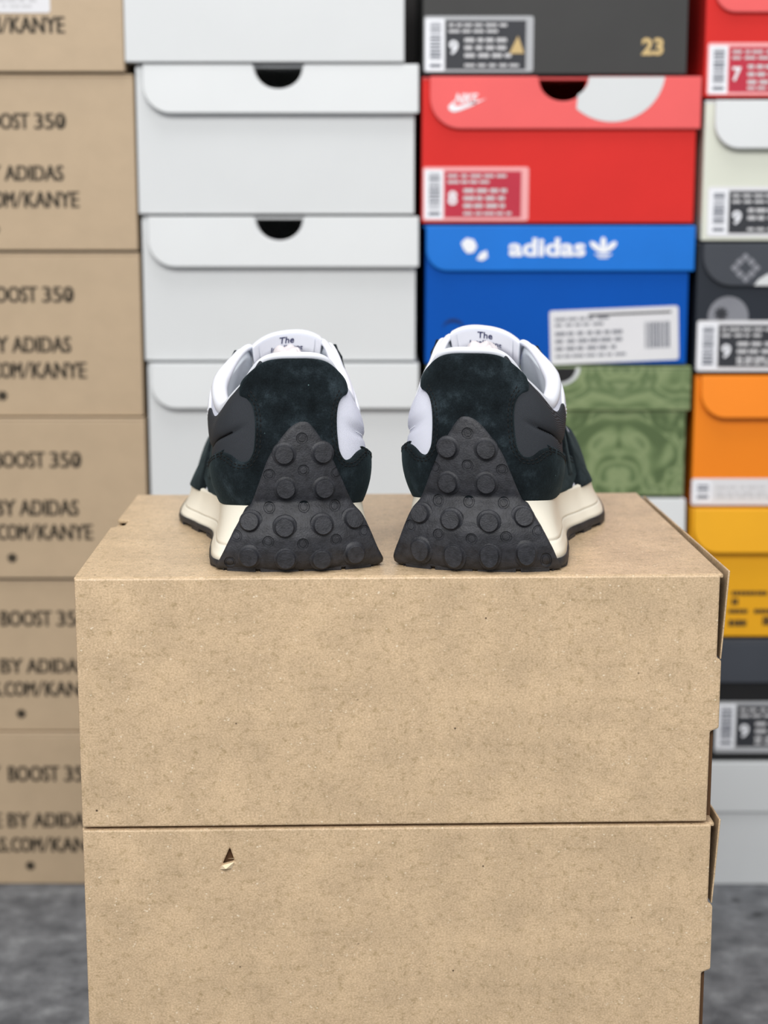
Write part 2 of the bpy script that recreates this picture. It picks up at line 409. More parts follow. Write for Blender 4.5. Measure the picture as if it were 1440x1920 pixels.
def sticker(b, x0, y0, x1, y1, base, panel, digits=None, barcode='left', tilt=0, border=5, bars_to=None, tri=False, seed=1, rows=True, y=-.0001):
    """adhesive size label, corners given in photo rows and columns"""
    rnd = random.Random(seed)
    X, Z = b['X'], b['Z']
    ym = (y0 + y1) / 2
    ax, bx, az, bz = X(x0, ym), X(x1, ym), Z(y1), Z(y0)
    s = (bx - ax) / (x1 - x0)                        # metres per photo pixel
    m = MB(); m.prism(rrect(ax, az, bx, bz, 5 * s), y - .0004, y)
    lab = m.build('size_label', base, b['t'])
    W, Hh = x1 - x0, y1 - y0
    def rect(mb, u0, v0, u1, v1, lift): mb.box((ax + u0 * s, y - .0004 - lift, bz - v1 * s), (ax + u1 * s, y - .0004, bz - v0 * s))
    if barcode == 'left':
        bu0, bu1 = 5, 36
        if panel:
            q = MB(); rect(q, 40, 8, W - 14 if base is not M['sticker'] else W - 7, Hh - 8, .0001); q.build('print_panel', panel, lab)
        q = MB(); rect(q, bu0 - 2, 5, bu1 + 2, Hh - 5, .0001); q.build('barcode_field', M['logo_white'], lab)
        q = MB(); v = 12
        while v < Hh - 24:
            hh = rnd.choice([1.2, 2, 3, 4]); rect(q, bu0 + 6, v, bu1 - 4, v + hh, .0002); v += hh + rnd.choice([1.2, 1.8, 2.6])
        rect(q, bu0 + 6, Hh - 18, bu1 - 4, Hh - 12, .0002); q.build('barcode', M['bar'], lab)
        tx, ink = 46, M['pale_print']
    else:
        q = MB(); u = W * .74
        while u < W - 18:
            ww = rnd.choice([1.2, 2, 3, 4]); rect(q, u, 28, u + ww, Hh - 24, .0002); u += ww + rnd.choice([1.2, 2, 2.6])
        q.build('barcode', M['bar'], lab)
        tx, ink = 10, M['grey_print']
    if rows:
        q = MB()
        lines = [(14, 5, .45), (25, 5, .3)] + [(v, 7, .55) for v in range(40, int(Hh - 26), 14)] + [(Hh - 18, 5, .6)]
        lim = (W - tx - 18) if barcode == 'left' else W * .62
        for v, hh, fr in lines:
            u = tx + (0 if v < 36 or not digits else 30)
            while u < tx + lim * (fr + .25) and u < W - 22:
                ww = rnd.uniform(8, 22); rect(q, u, v, min(u + ww, W - 16), v + hh, .0002); u += ww + rnd.uniform(3, 7)
        q.build('printed_lines', ink, lab)
    if digits:
        text_mesh(digits, 17 * s * len(digits.replace('.', '')), 26 * s, 'size_number', M['logo_white'], lab, ax + (tx + 1) * s, y - .0006, bz - 70 * s, bold=.03)
    if tri:
        q = MB(); q.prism([(ax + 160 * s, bz - 68 * s), (ax + 188 * s, bz - 68 * s), (ax + 176 * s, bz - 36 * s)], y - .0007, y - .0004); q.build('triangle_mark', M['gold'], lab)
    if tilt:
        c = Vector(((ax + bx) / 2, 0, (az + bz) / 2))
        mt = Matrix.Translation(c) @ Matrix.Rotation(tilt, 4, 'Y') @ Matrix.Translation(-c)
        lab.matrix_local = mt
    return lab

# ---- column of printed kraft boxes on the left
GA = 'printed kraft shoe boxes stacked on the left'
kA = [(-190, 135, 232, 'printed kraft box with the bottom of a white sticker showing, top of the left stack'),
      (138, 470, 254, 'printed kraft box second from the top of the left stack'),
      (473, 781, 265, 'printed kraft box third from the top of the left stack'),
      (783, 1085, 275, 'printed kraft box third from the floor in the left stack'),
      (1087, 1371, 284, 'printed kraft box second from the floor in the left stack'),
      (1373, 1658, 293, 'printed kraft box standing on the floor at the bottom left')]
#          rows: (text, right px, left px, top px, bottom px)
tA = [[('ADIDAS.COM/KANYE', 121, -158, 30, 63)],
      [('YEEZY BOOST 350', 123, -112, 211, 243), ('MADE BY ADIDAS', 119, -110, 309, 340), ('ADIDAS.COM/KANYE', 148, -133, 358, 390)],
      [('YEEZY BOOST 350', 138, -97, 536, 568), ('MADE BY ADIDAS', 133, -96, 630, 662), ('ADIDAS.COM/KANYE', 162, -119, 678, 710)],
      [('YEEZY BOOST 350', 152, -83, 846, 878), ('MADE BY ADIDAS', 147, -82, 936, 968), ('ADIDAS.COM/KANYE', 174, -107, 982, 1013)],
      [('YEEZY BOOST 350', 165, -70, 1144, 1175), ('MADE BY ADIDAS', 160, -70, 1234, 1263), ('ADIDAS.COM/KANYE', 187, -94, 1277, 1306)],
      [('YEEZY BOOST 350', 179, -56, 1435, 1466), ('MADE BY ADIDAS', 173, -57, 1523, 1552), ('ADIDAS.COM/KANYE', 199, -82, 1569, 1598)]]
stars = [None, (-10, 430), (5, 742), (23, 1046), (40, 1338), (57, 1623)]
for i, (y0, y1, xr, lab) in enumerate(kA):
    pm = max(y0, 0) * .5 + y1 * .5
    xr_w = xcol(xr, pm); left_px = xr - .345 / (xcol(1, pm) - xcol(0, pm))
    b = lidded_box(lab, left_px, xr, y0, y1, M['kraft_bg'], M['kraft_bg'], dy=(-.004, 0, .001, -.002, .002, 0)[i], group=GA)
    X, Z = b['X'], b['Z']
    for j, (tx, r_, l_, ta, tb) in enumerate(tA[i]):
        zz = Z(tb - 1)
        words = {'Y': (('350', 0, 57), ('BOOST', 68, 94), ('YEEZY', 178, 94)), 'M': (('ADIDAS', 0, 109), ('BY', 117, 40), ('MADE', 169, 74)),
                 'A': (('KANYE', 0, 101), ('COM', 121, 56), ('.', 180, 5), ('ADIDAS', 187, 107))}[tx[0]]
        for wd, off, wid in words:
            xx = X(r_ - off, tb)
            hh = (Z(ta + 1) - zz) * (.16 if wd == '.' else 1)
            text_mesh(wd, xx - X(r_ - off - wid, tb), hh, 'lettering', M['ink'], b['t'], xx, -.0001, zz, 'r', heavy=.00052)
        if tx[0] == 'A':
            q = MB(); q.prism([(X(r_ - 119, tb), zz), (X(r_ - 115, tb), zz), (X(r_ - 104, tb), Z(ta)), (X(r_ - 108, tb), Z(ta))], -.0004, -.0001); q.build('slash', M['ink'], b['t'])
        if tx.endswith('350'):      # the zero is struck through
            q = MB(); w0 = X(r_ - 3, tb); w1 = X(r_ - 11, tb); zt = Z(ta + 6); zb = Z(tb - 6)
            q.prism([(w0, zt), (w0 - .0012, zt), (w1, zb), (w1 + .0012, zb)], -.0005, -.0001); q.build('zero_slash', M['ink'], b['t'])
    if stars[i]:
        sx, sz = X(stars[i][0], stars[i][1]), Z(stars[i][1]); q = MB()
        for k in range(4):
            a = k * math.pi / 4; c, s_ = math.cos(a), math.sin(a); r1, r2 = .0042, .0009
            q.prism([(sx + c * r1 - s_ * r2, sz + s_ * r1 + c * r2), (sx - c * r1 - s_ * r2, sz - s_ * r1 + c * r2), (sx - c * r1 + s_ * r2, sz - s_ * r1 - c * r2), (sx + c * r1 + s_ * r2, sz + s_ * r1 - c * r2)], -.0003 - k * .00005, -.0001)
        q.build('star_mark', M['ink'], b['t'])
    if i == 0: sticker(b, -80, -60, 93, 24, M['sticker'], None, seed=5)

# ---- column of white boxes
GB = 'plain white shoe boxes stacked behind the left sneaker'
b = lidded_box('large plain white box at the top edge, topmost of the white stack', 233, 758, -190, 117, M['white'], M['white'], dy=-.006, group=GB)
lidded_box('white shoe box with thumb notch in its lid, right below the plain white box', 257, 777, 120, 402, M['white'], M['white'], (268, 785, 213, 52), (522, 46), group=GB)
lidded_box('white shoe box with a thumb notch in its lid, level with the blue box', 269, 779, 405, 677, M['white'], M['white'], (278, 785, 500, 50), (524, 45), dy=.002, group=GB)
lidded_box('white shoe box directly behind the heel of the left sneaker', 280, 782, 680, 948, M['white'], M['white'], (284, 785, 764, 46), (535, 44), dy=.001, group=GB)
lidded_box('white shoe box hidden behind the front stack, third from the floor', 284, 778, 950, 1190, M['white'], M['white'], (290, 782, 1030, 44), group=GB)
lidded_box('white shoe box hidden behind the front stack, second from the floor', 290, 775, 1192, 1425, M['white'], M['white'], (296, 780, 1270, 44), group=GB)
lidded_box('white shoe box hidden behind front stack, standing on the floor', 296, 772, 1427, 1658, M['white'], M['white'], (300, 776, 1500, 44), group=GB)

# ---- column of coloured boxes
b = lidded_box('black shoe box with a gold number and a clear framed label, above the red box', 793, 1289, -170, 140, M['black_bd'], M['black_bd'], dy=-.002)
sticker(b, 795, 30, 1000, 135, M['sticker_grey'], M['sticker_black'], '9', tri=True, seed=2)
text_mesh('23', b['X'](1244, 88) - b['X'](1203, 88), b['Z'](71) - b['Z'](104), 'gold_number', M['gold'], b['t'], b['X'](1203, 88), -.0001, b['Z'](104), bold=.04)

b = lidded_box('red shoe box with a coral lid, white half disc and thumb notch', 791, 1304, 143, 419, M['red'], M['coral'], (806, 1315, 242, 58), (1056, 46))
X, Z = b['X'], b['Z']
def disc_clip():
    cx, cy, r = 1146, 128, 101; nx, nr = 1056, 47
    pts = []
    for k in range(0, 61):
        a = R(8.8 + (131 - 8.8) * k / 60); pts.append((cx + r * math.cos(a), cy + r * math.sin(a)))
    # back up along the notch
    for k in range(0, 13):
        a = R(56 - 56 * k / 12); pts.append((nx + nr * math.cos(a), 145 + nr * .86 * math.sin(a)))
    return [(X(p, q), min(Z(q), b['h'] - .0004)) for p, q in pts]
q = MB(); q.prism(disc_clip(), -.0043, -.0040); q.build('white_disc', M['white'], b['t'])
text_mesh('NIKE', X(897, 185) - X(853, 185), Z(175) - Z(194), 'lettering', M['logo_white'], b['t'], X(852, 185), -.0040, Z(195), bold=.03, shear=.35)
sw = [(840, 200), (842, 207), (850, 211), (862, 208), (882, 200), (912, 185), (880, 194), (862, 199), (853, 199), (850, 194), (854, 187)]
q = MB(); q.prism([(X(a, c), Z(c)) for a, c in sw], -.0043, -.0040); q.build('swoosh', M['logo_white'], b['t'])
sticker(b, 793, 313, 991, 414, M['sticker_pink'], M['sticker_red'], '8', seed=3)

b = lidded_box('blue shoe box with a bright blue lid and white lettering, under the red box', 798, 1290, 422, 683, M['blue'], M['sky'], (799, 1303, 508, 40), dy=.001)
X, Z = b['X'], b['Z']
text_mesh('adidas', X(1097, 465) - X(953, 465), Z(446) - Z(481), 'lettering', M['logo_white'], b['t'], X(953, 465), -.0040, Z(481), bold=.035)
q = MB()
def leaf(ang, ln, wd, ox, oy):
    pts = []
    for k in range(20):
        a = k / 20 * 2 * math.pi; u = ln * .5 * (1 + math.cos(a)); v = wd * math.sin(a) * (.55 + .45 * math.cos(a / 2) ** 2)
        pts.append((ox + u * math.sin(ang) + v * math.cos(ang), oy - u * math.cos(ang) + v * math.sin(ang)))
    return pts
for k, (ang, ln) in enumerate(((0, 30), (R(-50), 32), (R(50), 32))):
    q.prism([(X(a, c), Z(c)) for a, c in leaf(ang, ln, 7, 1130, 474)], -.0043 - k * .00005, -.0040)
q.prism([(X(a, c), Z(c)) for a, c in ((1113, 476), (1147, 476), (1144, 479), (1116, 479))], -.0043, -.0040)
q.prism([(X(a, c), Z(c)) for a, c in ((1119, 481), (1141, 481), (1138, 484), (1122, 484))], -.0043, -.0040)
q.build('trefoil_mark', M['logo_white'], b['t'])
q = MB(); q.prism([(X(a, c), Z(c)) for a, c in ((864, 455), (874, 446), (888, 449), (894, 462), (888, 473), (876, 475), (868, 466))], -.0043, -.0040)
q.prism([(X(a, c), Z(c)) for a, c in ((900, 474), (912, 469), (914, 482), (904, 489), (893, 486))], -.0043, -.0040); q.build('white_spot', M['logo_white'], b['t'])
q = MB(); q.prism(arc(X(850, 618), Z(618), .0092, 5, 175, 20) + arc(X(850, 618), Z(618), .0092, 175, 5, 20, .0062), -.0004, -.0001); q.build('finger_hole_shadow', M['hole_shadow'], b['t'])  # dark arc painted as the shadow along the top of the finger hole
lab = sticker(b, 1031, 578, 1272, 679, M['sticker'], None, barcode='right', tilt=R(2.4) * -1, seed=4)
q = MB(); q.box((X(1105, 590), -.0007, Z(591)), (X(1260, 590), -.0005, Z(587))); q.build('black_rule', M['black'], lab)

b = lidded_box('green damask patterned shoe box behind the toe of the right sneaker', 806, 1285, 686, 930, M['green'], M['green'], full_lid=769, dy=-.001)
q = MB(); q.prism([(b['X'](1048, 690) + x, b['h'] - .0008 + z) for x, z in arc(0, 0, .0175, 0, -180, 16, .015)], -.0034, -.003); q.build('thumb_notch', M['white'], b['t'])
q = MB(); q.prism([(b['X'](1048, 690) + x, b['h'] - .0008 + z) for x, z in arc(0, 0, .0140, 0, -180, 16, .0125)], -.0037, -.0034); q.build('painted_notch_shade', M['black'], b['t'])  # flat black half disc paints the shade inside the notch
GC = 'boxes under the green box'
lidded_box('pale grey shoe box under the green box, only its right corner showing', 808, 1281, 933, 1172, M['white'], M['white'], (812, 1284, 1012, 40), dy=.001)
lidded_box('white shoe box hidden behind the right of the front stack, second from the floor', 806, 1280, 1174, 1415, M['white'], M['white'], (812, 1284, 1250, 40), group=GC)
lidded_box('white shoe box hidden behind right of front stack, standing on the floor', 806, 1280, 1417, 1658, M['white'], M['white'], (812, 1284, 1500, 40), group=GC)

# ---- column on the right
WD = .228
b = lidded_box('red shoe box cut off by the top right corner of the photo', 1322, 0, -85, 183, M['red'], M['coral'], (1342, 1850, 24, 40), wid=WD)
sticker(b, 1326, 80, 1524, 178, M['sticker_pink'], M['sticker_red'], '7', seed=6)
b = lidded_box('off-white shoe box with a black and white label, at the right edge', 1319, 0, 187, 452, M['offwhite'], M['white'], (1340, 1846, 279, 46), wid=WD, dy=-.002)
sticker(b, 1326, 350, 1524, 444, M['sticker'], M['sticker_black'], '9', seed=7)
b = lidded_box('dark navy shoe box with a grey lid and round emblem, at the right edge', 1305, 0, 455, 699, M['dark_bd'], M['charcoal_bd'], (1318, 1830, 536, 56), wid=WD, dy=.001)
X, Z = b['X'], b['Z']
q = MB(); q.prism(arc(X(1365, 594), Z(594), X(1403, 594) - X(1365, 594), 0, 350, 30), -.0004, -.0001); em = q.build('round_emblem', M['grey_print'], b['t'])
q = MB(); c0 = (X(1352, 588), Z(588))
for k in range(4):
    a = k * math.pi / 4 + .2; r1, r2 = .0055, .0012; c, s_ = math.cos(a), math.sin(a)
    q.prism([(c0[0] + c * r1 - s_ * r2, c0[1] + s_ * r1 + c * r2), (c0[0] - c * r1 - s_ * r2, c0[1] - s_ * r1 + c * r2), (c0[0] - c * r1 + s_ * r2, c0[1] - s_ * r1 - c * r2), (c0[0] + c * r1 + s_ * r2, c0[1] + s_ * r1 - c * r2)], -.0007 - k * .00005, -.0004)
q.build('emblem_print', M['sticker_black'], em)
q = MB()
for dx, dz in ((0, -20), (0, 20), (-20, 0), (20, 0), (-11, -11), (11, -11), (-11, 11), (11, 11)):
    a, c = 1396 + dx, 502 + dz; q.prism([(X(a - 8, c), Z(c)), (X(a, c), Z(c + 8)), (X(a + 8, c), Z(c)), (X(a, c), Z(c - 8))], -.0042, -.0040)
q.build('diamond_mark', M['grey_print'], b['t'])
q = MB(); q.prism([(X(a, c), Z(c)) for a, c in ((1412, 535), (1420, 524), (1436, 514), (1460, 508), (1500, 510), (1510, 535))], -.0043, -.0040); q.build('white_swatch', M['white'], b['t'])
sticker(b, 1306, 601, 1500, 696, M['sticker'], M['sticker_black'], '9', seed=8)
b = lidded_box('orange shoe box with a white label strip along its bottom, at the right edge', 1300, 0, 703, 949, M['orange'], M['orange'], (1314, 1826, 782, 46), wid=WD, dy=.002)
sticker(b, 1296, 897, 1500, 947, M['sticker'], None, barcode='left', seed=9, rows=True)
b = lidded_box('amber yellow shoe box with dark printing, at the right edge', 1291, 0, 952, 1194, M['yellow'], M['yellow'], (1300, 1816, 1034, 46), wid=WD, dy=0)
X, Z = b['X'], b['Z']; q = MB(); rr = random.Random(3)
for (pa, pb, ra, rb) in ((1372, 1440, 1108, 1116), (1372, 1384, 1122, 1134), (1366, 1402, 1142, 1150), (1414, 1450, 1142, 1150), (1366, 1400, 1162, 1174), (1430, 1470, 1156, 1172)):
    u = pa
    while u < pb:
        ww = rr.uniform(4, 9); q.box((X(u, ra), -.0004, Z(rb)), (X(min(u + ww, pb), ra), -.0001, Z(ra))); u += ww + 1.6
q.build('printed_lines', M['ink'], b['t'])
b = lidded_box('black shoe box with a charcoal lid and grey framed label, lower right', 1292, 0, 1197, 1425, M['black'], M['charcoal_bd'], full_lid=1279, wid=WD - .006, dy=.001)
sticker(b, 1340, 1315, 1540, 1411, M['sticker_grey'], M['sticker_black'], '9', seed=10, y=-.0001)
b = lidded_box('white shoe box standing on the floor at the lower right', 1296, 0, 1428, 1659, M['white'], M['white'], full_lid=1521, wid=WD - .006, dy=-.001)

# ------------------------------------------------------------------ sneakers
K = 16
def lift(y):
    q = max(0, (y - .180) / .090); return .012 * q * q
Bs = [(0, .010, .034), (-.020, .0145, .033), (-.0345, .033, .031), (-.0375, .062, .0285), (-.0370, .096, .023), (-.0450, .128, .0205), (-.0530, .162, .0205), (-.043, .222, .018),
      (-.004, .266, .022), (.030, .236, .019), (.041, .180, .016), (.038, .138, .018), (.032, .100, .024), (.0335, .062, .0285), (.0335, .033, .031), (.020, .0145, .033)]
Es = [(0, .0165, .1110), (-.017, .0215, .1080), (-.0285, .036, .0915), (-.0375, .060, .0785), (-.0395, .096, .0900), (-.0225, .119, .1075), (-.016, .145, .086), (-.011, .172, .070),
      (0, .186, .062), (.011, .172, .070), (.017, .145, .088), (.0240, .119, .1105), (.0335, .096, .0905), (.0335, .062, .0815), (.0270, .038, .0925), (.017, .0215, .1080)]
#  outward / up of the two inner control points
Cs = [(.0045, .024, .0050, .030), (.006, .024, .006, .028), (.011, .022, .010, .022), (.008, .020, .004, .020), (.001, .022, .002, .020), (-.008, .024, .016, .012), (-.010, .022, .014, .010), (.004, .020, .026, .004),
      (.004, .020, .045, .004), (.004, .020, .028, .004), (-.010, .022, .014, .010), (-.008, .024, .016, .012), (.002, .022, .006, .022), (.009, .020, .005, .020), (.0105, .022, .009, .022), (.006, .024, .006, .028)]
Ms = [(0, .0035, 0), (-.027, .0055, 0), (-.0432, .0165, 0), (-.0450, .048, 0), (-.0435, .094, 0), (-.0530, .124, 0), (-.0622, .160, 0), (-.050, .226, 0),
      (-.004, .276, 0), (.036, .242, 0), (.047, .185, 0), (.043, .138, 0), (.040, .096, 0), (.0435, .052, 0), (.0432, .0165, 0), (.027, .0055, 0)]
def cr(tab, t):
    i = math.floor(t); f = t - i; n = len(tab)
    p0, p1, p2, p3 = (tab[(i + k) % n] for k in (-1, 0, 1, 2))
    return [.5 * ((2 * b) + (c - a) * f + (2 * a - 5 * b + 4 * c - d) * f * f + (3 * b - a - 3 * c + d) * f ** 3) for a, b, c, d in zip(p0, p1, p2, p3)]
def outn(tab, t):
    a = Vector(cr(tab, t - .05)); b = Vector(cr(tab, t + .05)); d = b - a
    n = Vector((-d.y, d.x, 0)); n = -n if n.length == 0 else n.normalized()
    return n
_s = outn(Bs, 3)
SGN = 1 if _s.x < 0 else -1
def sstep(a, b, x):
    q = min(1, max(0, (x - a) / (b - a))); return q * q * (3 - 2 * q)
def S(t, h):
    B = Vector(cr(Bs, t)); E = Vector(cr(Es, t)); o1, u1, o2, u2 = cr(Cs, t)
    n = outn(Bs, t) * SGN
    P1 = B + n * o1 + Vector((0, 0, u1)); P2 = E + n * o2 - Vector((0, 0, u2))
    q = 1 - h
    p = B * q ** 3 + P1 * 3 * q * q * h + P2 * 3 * q * h * h + E * h ** 3
    tt = (t + 8) % 16 - 8; at_ = abs(tt)
    amb = sstep(1.1, 1.8, at_) * (1 - sstep(3.9, 4.6, at_))          # padded collar at the ankle
    pad = amb * (math.sin(math.pi * min(1, max(0, (h - .60) / .40))) ** .7 if h > .60 else 0)
    p = p + n * (.0028 * pad) - n * (amb * .0020 * math.exp(-((h - .595) / .022) ** 2))
    return p
def Sn(t, h):
    e = .02
    h0, h1 = max(0, h - e), min(1, h + e)
    a = S(t + e, h) - S(t - e, h); b = S(t, h1) - S(t, h0)
    n = a.cross(b).normalized()
    o = outn(Bs, t) * SGN
    if n.dot(o + Vector((0, 0, .4))) < 0: n = -n
    return n
def fin(v): return Vector((v.x, v.y, v.z + lift(v.y)))

UM, VM = .026, .085          # rough metric size of a unit of t and of h
def warp(v):
    """the right sneaker is the left one mirrored, leaning a little inward and standing on slightly taller blocks"""
    return Vector((-v.x - .055 * v.z, v.y, v.z + .0026 * sstep(.0005, .010, v.z)))
class Shoe:
    def __init__(s, origin, yaw, mirror, label):
        s.mir = mirror
        s.root = thing('sneaker', label, 'shoe', origin, yaw, 'pair of sneakers on the kraft box')
        s.mat = Matrix.Translation(origin) @ Matrix.Rotation(yaw, 4, 'Z')
    def put(s, name, verts, faces, mat, parent=None, smooth=True, bevel=0):
        vv = [fin(Vector(v)) for v in verts]
        if s.mir: vv = [warp(v) for v in vv]
        bm = bmesh.new()
        for v in vv: bm.verts.new(v)
        bm.verts.ensure_lookup_table()
        for f in faces:
            try: bm.faces.new([bm.verts[i] for i in f])
            except ValueError: pass
        bmesh.ops.recalc_face_normals(bm, faces=bm.faces)
        me = bpy.data.meshes.new(name); bm.to_mesh(me); bm.free(); me.materials.append(mat)
        if smooth: me.polygons.foreach_set('use_smooth', [True] * len(me.polygons))
        o = newobj(name, me, parent or s.root)
        if bevel:
            m = o.modifiers.new('bevel', 'BEVEL'); m.width = bevel; m.segments = 2; m.limit_method = 'ANGLE'; m.angle_limit = R(40)
        return o

# the outlines of the heel pieces were measured on the left sneaker
ORI = Vector((-.0440, .8362, ZT)); YAW = R(6.5)
LM = Matrix.Translation(ORI) @ Matrix.Rotation(YAW, 4, 'Z'); LMi = LM.inverted()
def local_ray(px, py):
    o = LMi @ Vector((0, 0, HC)); d = (LMi.to_3x3() @ ray(px, py)).normalized(); return o, d
NU, NV = 160, 26
def grid(fn, nu, nv, h0=0., h1=1.):
    v = []; f = []
    for j in range(nv + 1):
        for i in range(nu): v.append(fn(i * K / nu, h0 + (h1 - h0) * j / nv))
    for j in range(nv):
        for i in range(nu): f.append((j * nu + i, j * nu + (i + 1) % nu, (j + 1) * nu + (i + 1) % nu, (j + 1) * nu + i))
    return v, f
UV_, UF_ = grid(S, NU, NV)
UB = BVHTree.FromPolygons([fin(v) for v in UV_], UF_)
def uv_of(px, py):
    """surface coordinates (t, h) of the upper where a pixel of the photo falls"""
    o, d = local_ray(px, py)
    hit, n, fi, dist = UB.ray_cast(o, d)
    if fi is None:
        best = None
        for k in range(200):
            q = o + d * (.78 + k * .0016); r_ = UB.find_nearest(q)
            if r_[0] is not None and (best is None or r_[3] < best[3]): best = r_
        hit, n, fi, dist = best
    t = (fi % NU + .5) * K / NU; h = (fi // NU + .5) / NV
    for _ in range(6):
        e = .01; p = fin(S(t, h)); a = (fin(S(t + e, h)) - p) / e; b = (fin(S(t, min(1, h + e))) - p) / e if h < .99 else (p - fin(S(t, h - e))) / e
        r_ = hit - p; aa, ab, bb = a.dot(a), a.dot(b), b.dot(b); ra, rb = r_.dot(a), r_.dot(b); det = aa * bb - ab * ab
        if abs(det) < 1e-12: break
        t += max(-.2, min(.2, (ra * bb - rb * ab) / det)); h += max(-.1, min(.1, (rb * aa - ra * ab) / det)); h = min(1, max(0, h))
    return ((t + 8) % 16 - 8, h)

def resample(pts, step, closed=True):
    n = len(pts); out = []
    for i in range(n if closed else n - 1):
        p0, p1, p2, p3 = (pts[(i + k) % n] if closed else pts[min(n - 1, max(0, i + k))] for k in (-1, 0, 1, 2))
        L = math.hypot(p2[0] - p1[0], p2[1] - p1[1]); m = max(1, int(L / step))
        for j in range(m):
            f = j / m
            out.append(tuple(.5 * ((2 * b) + (c - a) * f + (2 * a - 5 * b + 4 * c - d) * f * f + (3 * b - a - 3 * c + d) * f ** 3) for a, b, c, d in zip(p0, p1, p2, p3)))
    if not closed: out.append(pts[-1])
    return out
def pin(poly, x, y):
    c = False; n = len(poly); j = n - 1
    for i in range(n):
        if (poly[i][1] > y) != (poly[j][1] > y) and x < (poly[j][0] - poly[i][0]) * (y - poly[i][1]) / (poly[j][1] - poly[i][1]) + poly[i][0]: c = not c
        j = i
    return c
def segd(poly, x, y):
    b = 1e9; n = len(poly)
    for i in range(n):
        x0, y0 = poly[i]; x1, y1 = poly[(i + 1) % n]; dx, dy = x1 - x0, y1 - y0; L = dx * dx + dy * dy
        k = 0 if L == 0 else min(1, max(0, ((x - x0) * dx + (y - y0) * dy) / L))
        d = (x0 + k * dx - x) ** 2 + (y0 + k * dy - y) ** 2
        if d < b: b = d
    return math.sqrt(b)
def fill(poly, step, rings=(), extra=(), keepout=()):
    """triangulate a 2-D outline with an even inner grid; returns points, distance to edge, triangles, boundary size"""
    n = len(poly); pts = [Vector(p) for p in poly]; dist = [0] * n
    area2 = sum(poly[i][0] * poly[(i + 1) % n][1] - poly[(i + 1) % n][0] * poly[i][1] for i in range(n)); sg = 1 if area2 > 0 else -1
    for rr in rings:
        for i in range(n):
            a, b = poly[i - 1], poly[(i + 1) % n]; dx, dy = b[0] - a[0], b[1] - a[1]; L = math.hypot(dx, dy) or 1
            q = (poly[i][0] - dy / L * rr * sg, poly[i][1] + dx / L * rr * sg)
            if pin(poly, *q) and segd(poly, *q) > rr * .93: pts.append(Vector(q)); dist.append(rr)
    mr = (max(rings) if rings else 0) + step * .45
    xs = [p[0] for p in poly]; ys = [p[1] for p in poly]
    nx = int((max(xs) - min(xs)) / step) + 1; ny = int((max(ys) - min(ys)) / step) + 1
    for j in range(ny):
        for i in range(nx):
            x = min(xs) + (i + .5 * (j % 2)) * step; y = min(ys) + j * step
            if not pin(poly, x, y): continue
            if any((x - a) ** 2 + (y - b) ** 2 < r_ * r_ for a, b, r_ in keepout): continue
            d = segd(poly, x, y)
            if d > mr: pts.append(Vector((x, y))); dist.append(d)
    for x, y in extra:
        if pin(poly, x, y) and segd(poly, x, y) > .0002: pts.append(Vector((x, y))); dist.append(segd(poly, x, y))
    res = delaunay_2d_cdt(pts, [], [list(range(n))], 1, 1e-9)
    src = res[3]; P = res[0]
    D = []
    for k in range(len(P)):
        o_ = src[k]; D.append(dist[o_[0]] if len(o_) else 0)
    return P, D, res[2], n
def boundary(faces):
    ed = set()
    for f in faces:
        for i in range(len(f)): ed.add((f[i], f[(i + 1) % len(f)]))
    return [(a, b) for a, b in ed if (b, a) not in ed]

_cache = {}
def patch_geo(key, uv, thick, base=.0002, edge=.0012, step=.0022, ostep=.0012, skirt=.0014, smooth_outline=True):
    if key in _cache: return _cache[key]
    poly = [(t * UM, h * VM) for t, h in uv]
    poly = resample(poly, ostep) if smooth_outline else poly
    P, D, Fc, n = fill(poly, step, rings=(edge * .45, edge))
    V = []
    for p, d in zip(P, D):
        t, h = p.x / UM, min(1, max(0, p.y / VM)); o = base + thick * (.35 + .65 * math.sin(math.pi / 2 * min(1, d / edge)))
        V.append(S(t, h) + Sn(t, h) * o)
    Fc = [tuple(f) for f in Fc]
    bd = boundary(Fc); idx = {}
    for a, b in bd:
        for k in (a, b):
            if k not in idx:
                t, h = P[k].x / UM, min(1, max(0, P[k].y / VM)); idx[k] = len(V); V.append(S(t, h) - Sn(t, h) * skirt)
    Fc += [(b, a, idx[a], idx[b]) for a, b in bd]
    _cache[key] = (V, Fc, poly); return _cache[key]

def stitch_geo(key, path, off, ln=.0016, gap=.0010, r_=.00028):
    """row of stitches on the upper; path = open list of (t, h)"""
    if key in _cache: return _cache[key]
    pts = resample([(t * UM, h * VM) for t, h in path], .0003, False)
    V = []; Fc = []; acc = 0; start = None; on = True
    P3 = [S(x / UM, y / VM) + Sn(x / UM, y / VM) * off for x, y in pts]
    def dash(a, b):
        n = len(V); d = (b - a).normalized(); u = d.cross(Vector((0, -1, .3))).normalized(); w_ = d.cross(u)
        ring = [(math.cos(k * math.pi / 3), math.sin(k * math.pi / 3)) for k in range(6)]
        for p, q in ((a, .4), (a + d * r_, 1), (b - d * r_, 1), (b, .4)):
            for c, s_ in ring: V.append(p + (u * c + w_ * s_) * r_ * q)
        for m in range(3):
            for k in range(6): Fc.append((n + m * 6 + k, n + m * 6 + (k + 1) % 6, n + (m + 1) * 6 + (k + 1) % 6, n + (m + 1) * 6 + k))
        Fc.append(tuple(n + k for k in range(6))); Fc.append(tuple(n + 18 + k for k in range(6)))
    start = P3[0]
    for i in range(1, len(P3)):
        acc += (P3[i] - P3[i - 1]).length
        if on and acc >= ln: dash(start, P3[i]); on = False; acc = 0
        elif not on and acc >= gap: start = P3[i]; on = True; acc = 0
    _cache[key] = (V, Fc); return _cache[key]

